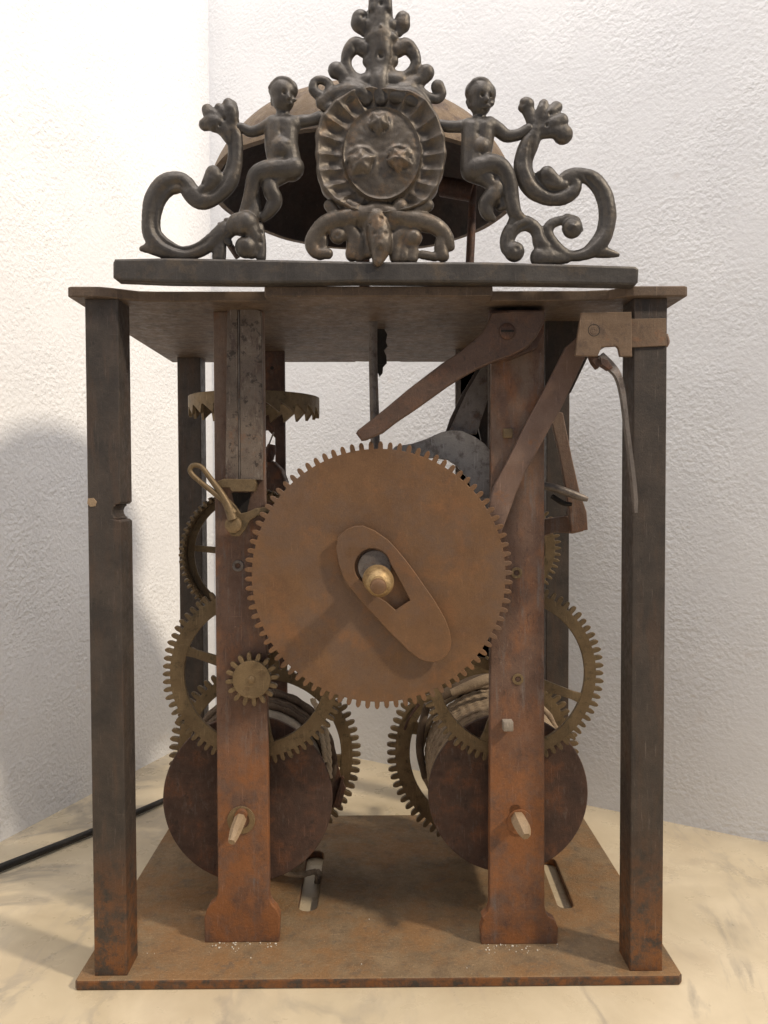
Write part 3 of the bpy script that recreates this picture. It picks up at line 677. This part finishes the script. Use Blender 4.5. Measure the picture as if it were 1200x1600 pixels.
# crumbs of dirt round the pillar feet
bm = bmesh.new()
for i in range(118):
    if i < 55: x, y = P(random.uniform(330, 436), 1468, YL).x, YL-.2-random.expovariate(.45)
    elif i < 105: x, y = P(random.uniform(752, 872), 1478, YR).x, YR-.2-random.expovariate(.45)
    else: x, y = random.uniform(-110, 110), random.uniform(2, 60)
    r = .08+.34*random.random()**2.5
    bmesh.ops.create_icosphere(bm, subdivisions=1, radius=r*S, matrix=Matrix.Translation(Vector((x, y, ZB+r*.6))*S) @ Matrix.Scale(random.uniform(.6, 1.6), 4, (1, 0, 0)))
me = bpy.data.meshes.new('crumbs'); bm.to_mesh(me); bm.free()
o = link('dirt_crumbs', me, 'crumb', clock); o['kind'] = 'stuff'
adopt(clock)

# ------------------------------------------------------------------ the cast crest
YC = -2.0
crest = empty('cast_crest', (2, YC, 276))
crest['label'] = 'dark grey cast metal crest with two putti and scrolls along the top of the clock'
crest['category'] = 'ornament'
def cast(name, strokes, m, label=None, flat=.8, vox=.42, dents=(), y=YC, noise_a=.09, grooves=()):
    """strokes: lists of (px, py, radius px[, forward mm]) fused into one casting"""
    bm = bmesh.new()
    for st in strokes:
        pts = []
        for q in st:
            f = q[3] if len(q) > 3 else 0
            p = P(q[0], q[1], y); pts.append(Vector((p.x, y-f, p.z, mm(q[2], y))))
        ends = [pts[0], pts[-1]] if len(pts) > 1 else [pts[0]]
        for e in ends:
            bmesh.ops.create_icosphere(bm, subdivisions=3, radius=e.w, matrix=Matrix.Translation(e.xyz) @ Matrix.Scale(flat, 4, (0, 1, 0)))
        if len(pts) > 1:
            V_, F = tube_geo(pts, 16, 6)
            c = catmull(pts, 6)
            vv = []
            for i, v in enumerate(V_):
                cy = c[i//16].y; vv.append(bm.verts.new((v.x, cy+(v.y-cy)*flat, v.z)))
            for f in F: bm.faces.new([vv[i] for i in f])
    bmesh.ops.recalc_face_normals(bm, faces=bm.faces)
    me = bpy.data.meshes.new('t'); bm.to_mesh(me); bm.free()
    o = bpy.data.objects.new('t', me); C.objects.link(o)
    rm = o.modifiers.new('r', 'REMESH'); rm.mode = 'VOXEL'; rm.voxel_size = vox; rm.adaptivity = 0
    sm = o.modifiers.new('s', 'SMOOTH'); sm.factor = .5; sm.iterations = 3
    dg = bpy.context.evaluated_depsgraph_get()
    me2 = bpy.data.meshes.new_from_object(o.evaluated_get(dg)); bpy.data.objects.remove(o)
    dl = []
    for d in dents:
        p = P(d[0], d[1], y); dl.append((p.x, p.z, mm(d[2], y), d[3]))
    gl = []
    for g in grooves:
        c = catmull([Vector((*P(a, b, y), mm(rr, y))) for a, b, rr in g[0]], 8)
        gl += [(v.x, v.z, v.w, g[1]*min(1, i/6, (len(c)-1-i)/6)) for i, v in enumerate(c)]
    nn = [v.normal.copy() for v in me2.vertices]
    for v, n in zip(me2.vertices, nn):
        a = mnoise.noise(v.co*.22)*noise_a*1.6+mnoise.noise(v.co*.75)*noise_a
        v.co += n*a
        for dx, dz, dr, dd in dl:
            r2 = ((v.co.x-dx)**2+(v.co.z-dz)**2)/dr**2
            if r2 < 4 and v.co.y < y: v.co.y += dd*math.exp(-r2*1.6)
        if gl and v.co.y < y:
            best = min(gl, key=lambda t: ((v.co.x-t[0])**2+(v.co.z-t[1])**2)/t[2]**2)
            r2 = ((v.co.x-best[0])**2+(v.co.z-best[1])**2)/best[2]**2
            if r2 < 6: v.co.y += best[3]*math.exp(-r2)
        v.co *= S
    me2.name = name
    return link(name, me2, m, crest, label, 180)
# base bar
L = [xz(a, b, YC-3) for a, b in [(178, 404), (260, 403), (420, 405), (590, 408), (760, 408), (900, 412), (994, 416), (999, 420), (998, 441), (993, 446), (860, 443), (700, 441), (560, 441), (400, 443), (260, 441), (182, 438), (176, 433), (175, 410)]]
plate('base_bar', L, [], YC-3.0, 6.5, 'lead', crest, bev=1.0, wob=.35)
# left scroll
cast('scroll', [
    [(362, 190, 12), (367, 215, 12), (368, 240, 12), (365, 262, 13), (355, 287, 15), (336, 306, 14), (316, 313, 15), (301, 304, 15), (291, 289, 14), (277, 285, 17), (257, 291, 18), (242, 313, 17), (236, 343, 15), (239, 368, 15), (256, 386, 15), (281, 396, 12), (308, 392, 12), (332, 377, 13), (352, 359, 14)],
    [(222, 389, 5), (235, 388, 9), (255, 392, 12)],
    [(334, 272, 12, 1), (330, 285, 13, 1), (318, 300, 9, 1)], [(345, 285, 8, 1), (335, 275, 11, 1.2)],
    [(366, 225, 10), (350, 202, 12, .5), (334, 194, 14, 1), (321, 196, 10, .5)], [(366, 215, 9), (345, 190, 10, 1), (330, 180, 11, .5), (324, 171, 9)],
    [(364, 205, 9), (352, 182, 10, 1), (343, 170, 7, 1)], [(366, 200, 9), (362, 178, 10, 1.2), (357, 163, 9, .5)], [(366, 195, 6), (367, 178, 7), (364, 164, 7)],
    [(345, 378, 9), (341, 402, 10)]], 'lead', 'open scroll with a leaf tip at the left end', flat=.68, dents=[(345, 200, 3, .9), (338, 205, 3, .7), (352, 190, 3, .9), (318, 290, 4, 1)],
    grooves=[([(362, 205, 4), (363, 230, 5), (362, 258, 5), (350, 282, 5), (334, 300, 5), (316, 306, 4)], 1.1), ([(297, 300, 4), (280, 290, 5), (262, 297, 5), (248, 318, 5), (242, 345, 4), (246, 366, 4), (262, 383, 3.5), (290, 392, 3), (315, 384, 3.5), (335, 370, 4)], 1.0)])
cast('scroll', [
    [(842, 188, 12), (836, 206, 13), (826, 228, 15), (818, 252, 15), (820, 275, 16), (834, 297, 15), (855, 308, 13), (877, 309, 12), (895, 300, 11), (899, 288, 10), (890, 279, 11)],
    [(872, 288, 9), (888, 277, 12), (906, 273, 11), (927, 281, 13), (943, 304, 14), (949, 333, 14), (945, 362, 14), (933, 384, 14), (913, 397, 10), (888, 399, 9), (866, 385, 11), (855, 365, 10), (862, 350, 8), (882, 343, 7)],
    [(893, 358, 16, 1)], [(906, 358, 6), (900, 345, 7), (886, 342, 8)],
    [(852, 395, 12), (846, 378, 14), (838, 360, 11), (822, 349, 12), (804, 355, 12), (794, 370, 12), (793, 385, 12), (803, 394, 16, .6)],
    [(844, 402, 16), (862, 402, 14), (885, 404, 8)], [(965, 398, 4), (952, 396, 8), (935, 392, 11)],
    [(854, 273, 12, 1), (868, 286, 10, 1)], [(842, 272, 5), (856, 290, 8, 1), (880, 290, 7, 1)],
    [(838, 205, 11), (826, 175, 10), (822, 164, 13), (817, 168, 8)], [(840, 200, 10), (845, 178, 9, 1), (849, 164, 8, .5)], [(842, 202, 10), (858, 180, 9, 1), (869, 168, 10)],
    [(840, 206, 10), (862, 196, 11, 1), (876, 190, 12, .6)], [(842, 208, 10), (866, 206, 12, .6), (879, 210, 16)]], 'lead', 'open scroll with a leaf tip and ball volute at the right end',
    dents=[(858, 182, 3, .9), (853, 200, 3, .8), (893, 358, 4, -.6), (806, 392, 4, .5)], flat=.68,
    grooves=[([(832, 215, 4), (828, 240, 4.5), (830, 265, 4.5), (842, 288, 4.5), (860, 300, 4), (880, 300, 4)], 1.1), ([(906, 274, 3), (922, 286, 4), (935, 305, 5), (941, 333, 5), (938, 358, 5), (924, 378, 4), (905, 391, 3), (880, 392, 3)], 1.0), ([(828, 352, 3), (812, 358, 3), (803, 372, 3)], .9), ([(846, 352, 3), (852, 372, 3), (864, 388, 3)], .8)])
# putti
def putto(pts, dents, label): return cast('putto', pts, 'lead', label, flat=.85, vox=.36, dents=dents, noise_a=.05)
putto([
    [(442, 147, 20, 1.2), (443, 160, 17, 1.2)], [(436, 142, 16, .8), (450, 142, 16, .8)], [(452, 155, 3.2, 4.2), (453, 162, 3.6, 4.6)], [(447, 168, 3, 3.6), (456, 168, 3, 3.4)], [(440, 163, 6, 2.6), (462, 160, 3, 2)], [(424, 142, 4, 2.5), (436, 132, 5, 3.2), (452, 133, 5, 3.2), (461, 142, 4, 2.5)], [(426, 158, 4, .5), (426, 164, 3, .5)],
    [(442, 172, 10), (442, 185, 12)],
    [(429, 197, 15, .6), (455, 197, 15, .6)], [(432, 200, 17, .6), (431, 225, 17, .8), (436, 250, 18, .6), (444, 264, 19, .4)], [(450, 200, 17, .6), (449, 225, 17, .8), (452, 248, 18, .6), (454, 264, 20, .4)], [(440, 236, 19, 1.8)],
    [(427, 192, 11, .4), (410, 201, 9, .2), (393, 206, 8.5), (378, 200, 8), (370, 200, 8)],
    [(458, 192, 10), (472, 190, 10), (486, 188, 9), (500, 184, 10)],
    [(458, 264, 18, 1), (436, 268, 17, 2), (413, 272, 15, 2.4), (400, 280, 12.5, 2.4), (394, 300, 11, 1.4), (388, 320, 10.5, .6), (380, 338, 9, .3), (366, 346, 7), (354, 345, 5)],
    [(455, 262, 19, .4), (440, 275, 14, 1), (424, 288, 12, 1.6), (424, 300, 12.5, 1.8), (430, 315, 12, 1), (422, 330, 10, .6), (412, 340, 7)],
    [(398, 300, 8), (396, 330, 12), (385, 350, 15), (372, 352, 18, .5), (358, 358, 11)], [(385, 352, 20, 1), (396, 368, 14, .8), (400, 385, 12)], [(385, 388, 17, 1.2), (393, 396, 10, 1)],
    [(406, 355, 7), (409, 380, 7), (408, 402, 8)], [(360, 362, 9), (352, 372, 8), (358, 380, 6)]],
    [(446, 154, 3.2, 1.1), (459, 153, 2.6, 1.0), (451, 172.5, 3.5, .5), (443, 170, 9, .5), (441, 213, 5, .35), (452, 230, 4, -.4), (447, 252, 6, .5), (415, 310, 5, .9), (430, 285, 5, .5), (384, 372, 5, 1.2), (408, 365, 3, .9), (408, 380, 3, .9)],
    'cast putto sitting on the left, its arm on the cartouche')
putto([
    [(750, 150, 21, 1.2), (750, 166, 17, 1.2)], [(744, 146, 18, .6), (757, 148, 18, .6)], [(768, 158, 5, 1), (767, 164, 5, 1)], [(757, 158, 3.4, 4.6), (758, 166, 3.8, 5)], [(752, 174, 3, 4), (762, 174, 3, 3.8)], [(746, 168, 6, 3.2), (768, 166, 3.5, 2)], [(731, 146, 5, 2.4), (741, 134, 5, 3.4), (756, 134, 5, 3.4), (766, 144, 5, 2.6)], [(732, 160, 5, .6), (734, 168, 4, .6)],
    [(749, 178, 10), (748, 190, 12)],
    [(733, 200, 14, .6), (762, 199, 14, .6)], [(738, 204, 17, .6), (737, 228, 17, .8), (736, 250, 17, .6), (738, 266, 19, .4)], [(756, 204, 17, .6), (754, 228, 16, .8), (748, 248, 18, .6), (744, 264, 20, .4)], [(750, 234, 16, 1.8)],
    [(764, 195, 12, .4), (778, 203, 11, .2), (791, 212, 10), (808, 211, 9), (826, 203, 10)],
    [(732, 196, 10), (716, 198, 9), (702, 198, 9), (688, 196, 9)],
    [(742, 266, 19, 1), (760, 261, 17, 2), (777, 262, 14, 2.4), (788, 273, 13, 2.4), (795, 292, 13, 1.4), (798, 312, 13, .8), (804, 334, 11, .6), (815, 343, 9), (827, 345, 6)],
    [(742, 268, 18), (762, 282, 14, 1), (774, 296, 13, 1.4), (766, 310, 13, 1.6), (758, 322, 12, 1.2), (762, 336, 10, .8), (770, 342, 6)], [(778, 300, 10), (782, 322, 9)],
    [(806, 340, 10), (800, 352, 9)]],
    [(751, 158, 3.4, 1.2), (764, 157, 2.8, 1.1), (757, 178, 3.5, .5), (752, 174, 8, .5), (745, 215, 4, .5), (750, 245, 3, .6), (752, 252, 8, .4), (772, 285, 5, .6), (776, 322, 5, 1.3), (742, 138, 5, -.3)],
    'cast putto sitting on the right, looking aside')
# cartouche: fluted shell border round a domed oval with three rosettes
def cartouche():
    NA, NR = 220, 46
    cx_, cz_ = xz(594, 246, YC); V_ = []; F = []
    k = mm(1, YC)
    ros = [(592, 202, 15), (564, 262, 19), (623, 258, 17)]
    def H(px, py, f, a):
        # f: 0..1 over the oval, 1..2 over the fluted border
        if f < 1:
            h = 3.0+1.9*math.sqrt(max(0, 1-f*f*.95))
            for rx, ry, rr in ros:
                d = math.hypot(px-rx, py-ry)/rr
                an = math.atan2(py-ry, px-rx)
                h += 3.0*math.sqrt(max(0, 1-(d*(1.0+.10*math.cos(5*an+rx)))**2))*(1-.12*math.cos(5*an+rx)*min(1, d)) + .5*math.exp(-((d-1.2)*5)**2)
            if f > .9: h += .9*math.exp(-((f-.96)/.035)**2)
            return h
        g = f-1
        fl = math.cos(a*19)
        h = 1.6+3.4*g**1.8+ .95*(1-1.6*abs(math.sin(a*11)))*1.3*math.sin(pi*min(1, g*1.02))-.5*math.sin(pi*g)
        if g > .9: h -= (g-.9)*16
        return h
    for i in range(NR+1):
        f = 2*i/NR
        for j in range(NA):
            a = 2*pi*j/NA; ca, sa = math.cos(a), math.sin(a)
            if f <= 1: px = 594+62*f*ca+3*f; py = 247-74*f*sa
            else:
                g = f-1; wv = 1+.008*math.cos(a*22)+.012*math.sin(a*7+1)
                sq = 1+.07*math.sin(2*a)**2; ro_x = 101*(1-.08*max(0, -sa)**2)*wv*sq; ro_y = (104 if sa > 0 else 92)*wv*sq
                px = (597*(1-g)+594*g)+(62+(ro_x-62)*g)*ca; py = 247-(74+(ro_y-74)*g)*sa
            x, z = xz(px, py, YC)
            h = H(px, py, f, a)+.22*mnoise.noise(Vector((x*.5, z*.5, 0)))
            V_.append((x, YC-h, z))
    n0 = len(V_)
    for j in range(NA): v = V_[NR*NA+j]; V_.append((v[0], YC+2.5, v[2]))
    V_.append((cx_, YC+2.5, cz_)); ctr = len(V_)-1
    for i in range(NR):
        for j in range(NA): F.append((i*NA+j, i*NA+(j+1) % NA, (i+1)*NA+(j+1) % NA, (i+1)*NA+j))
    for j in range(NA):
        F.append((NR*NA+j, NR*NA+(j+1) % NA, n0+(j+1) % NA, n0+j)); F.append((n0+j, n0+(j+1) % NA, ctr))
    o = from_py('cartouche', V_, F, 'lead_brown', crest, 'oval shield with three rosettes inside a fluted shell border', 80)
    bm = bmesh.new(); bm.from_mesh(o.data); bmesh.ops.remove_doubles(bm, verts=bm.verts, dist=1e-7); bmesh.ops.recalc_face_normals(bm, faces=bm.faces); bm.to_mesh(o.data); bm.free()
cartouche()
SLOT = P(793, 517, 11.4); box('screw_slot', (SLOT.x-2.6, SLOT.x+2.6), (11.35, 11.7), (SLOT.z-.4, SLOT.z+.4), 'dark_gap', clock, bev=.05).rotation_euler = (0, 0, 0)  # thin black strip paints the shade of the screw slot
adopt(clock)
# scrolled foot of the cartouche with the mask in its middle
cast('scrolled_foot', [
    [(590, 328, 14, 1), (574, 336, 14, 1.4), (552, 340, 14, 1.4), (528, 344, 14, 1), (508, 352, 14, .6), (494, 366, 13), (488, 382, 12), (495, 395, 10), (512, 397, 9, .5)],
    [(545, 352, 13), (552, 372, 11), (550, 398, 11)], [(520, 352, 12), (540, 340, 14), (575, 350, 14), (575, 395, 10)], [(610, 350, 14), (640, 345, 14), (668, 352, 12)], [(634, 355, 12), (632, 380, 9), (630, 402, 10)],
    [(500, 360, 9), (505, 380, 8), (500, 398, 9)],
    [(528, 369, 13, .4)], [(540, 360, 9), (555, 368, 10, .6), (563, 385, 10, .6), (562, 402, 9)],
    [(596, 330, 14, 1), (618, 340, 14, 1.4), (645, 344, 14, 1.2), (668, 349, 14, .8), (686, 358, 13, .4), (698, 372, 11), (704, 386, 7)], [(694, 366, 10), (688, 385, 10), (692, 400, 10)],
    [(646, 372, 14, .5)], [(646, 380, 8), (644, 404, 9)], [(630, 362, 9, .5), (618, 375, 10, .6), (618, 402, 10)], [(660, 398, 7), (680, 402, 7)],
    [(588, 345, 17, 1.6), (592, 368, 19, 2), (594, 388, 18, 2.4), (592, 403, 13, 2.8), (590, 412, 9, 3.4)],
    [(560, 330, 10, 1.6), (545, 322, 9, 1.6)], [(625, 326, 13, 1.6)], [(650, 330, 9, 1.2), (668, 322, 10, 1)], [(525, 335, 9, 1), (515, 322, 9, .8)]],
    'lead_brown', 'scrolled foot with a central mask below the oval', dents=[(596, 348, 4, .8), (586, 372, 4, .5), (603, 372, 4, .5), (594, 388, 5, -.4), (594, 398, 5, .4), (528, 372, 4, .5), (560, 350, 4, .8), (625, 352, 5, .6), (578, 355, 3, .8)])
cast('scrolled_head', [
    [(596, 92, 14), (594, 112, 15, .4), (592, 137, 14, 1.6), (594, 158, 11, 1.4)],
    [(500, 150, 9), (490, 140, 8), (492, 128, 7), (503, 125, 7), (514, 132, 7), (512, 146, 7)], [(505, 160, 12), (520, 150, 13), (545, 146, 15, 1), (562, 150, 15, 1.4)],
    [(525, 110, 13), (536, 118, 11), (542, 132, 11)], [(545, 135, 14), (565, 150, 15, 1.5), (572, 160, 9, 1.4)],
    [(520, 172, 12), (508, 165, 10)], [(666, 114, 13), (656, 126, 11), (645, 132, 11)], [(684, 136, 11), (690, 146, 8), (684, 155, 7), (668, 152, 8), (655, 142, 9), (640, 130, 11)],
    [(640, 140, 14), (625, 148, 13, 1), (650, 158, 14), (615, 150, 10, 1.4)], [(560, 132, 13), (590, 125, 14), (625, 128, 13)], [(530, 165, 13), (545, 152, 14, 1), (580, 150, 14, 1)], [(610, 150, 14, 1), (645, 155, 15, .8), (665, 172, 12, .4)], [(540, 120, 9), (560, 128, 10)], [(575, 96, 9), (594, 112, 12), (614, 96, 9)],
    [(570, 78, 12), (556, 70, 12), (546, 80, 11), (541, 95, 8.5), (545, 112, 8.5), (556, 123, 8.5), (572, 123, 8.5), (581, 110, 9), (580, 90, 10)],
    [(620, 78, 12), (634, 72, 12), (645, 82, 10.5), (650, 97, 8.5), (643, 112, 8.5), (630, 120, 8.5), (616, 118, 8.5), (608, 108, 9), (610, 88, 10)],
    [(594, 60, 22), (596, 85, 18, .4), (596, 105, 16)], [(580, 62, 10, 1), (612, 62, 10, 1)], [(580, 42, 9, 1.2), (610, 42, 9, 1.2)],
    [(563, 30, 14), (563, 36, 15)], [(570, 50, 8), (566, 42, 12)], [(629, 30, 12), (628, 38, 13)], [(622, 50, 8), (626, 42, 11)],
    [(594, 50, 20), (594, 25, 20), (594, 0, 18), (594, -25, 16), (594, -40, 17)], [(582, 20, 7, 2.6), (584, -10, 7, 2.4)], [(606, 20, 7, 2.6), (604, -10, 7, 2.4)]],
    'lead', 'pierced scroll finial above the oval', dents=[(595, 93, 6, 1.5), (595, 50, 3, -.5), (567, 32, 4, .7), (555, 77, 5, .4), (638, 78, 5, .4), (502, 137, 5, 1.2), (562, 158, 5, .8), (595, 15, 4, .9), (595, -10, 4, .9)])
for o in crest.children: pass
adopt(crest)

# ------------------------------------------------------------------ rod lying behind the clock on the marble
def gzv(px, py, z): x, y = gz(px, py, z); return (x, y, z)
pts = [(*gzv(-60, 1382, 2.6), 2.5), (*gzv(0, 1356, 2.6), 2.4), (*gzv(145, 1299, 2.4), 2.2), (*gzv(258, 1250, 2.2), 2.0), (*gzv(330, 1222, 2.1), 2.0)]
M['rod'] = mat('black rod', ((.022, .02, .019), (.035, .031, .028)), (), (.4, .6), .3, .15)
rod = tube('thin_rod', [(*p[:3], p[3]*.85) for p in pts], 'rod')
rod['label'] = 'thin dark metal rod lying on the marble behind the left post'; rod['category'] = 'rod'
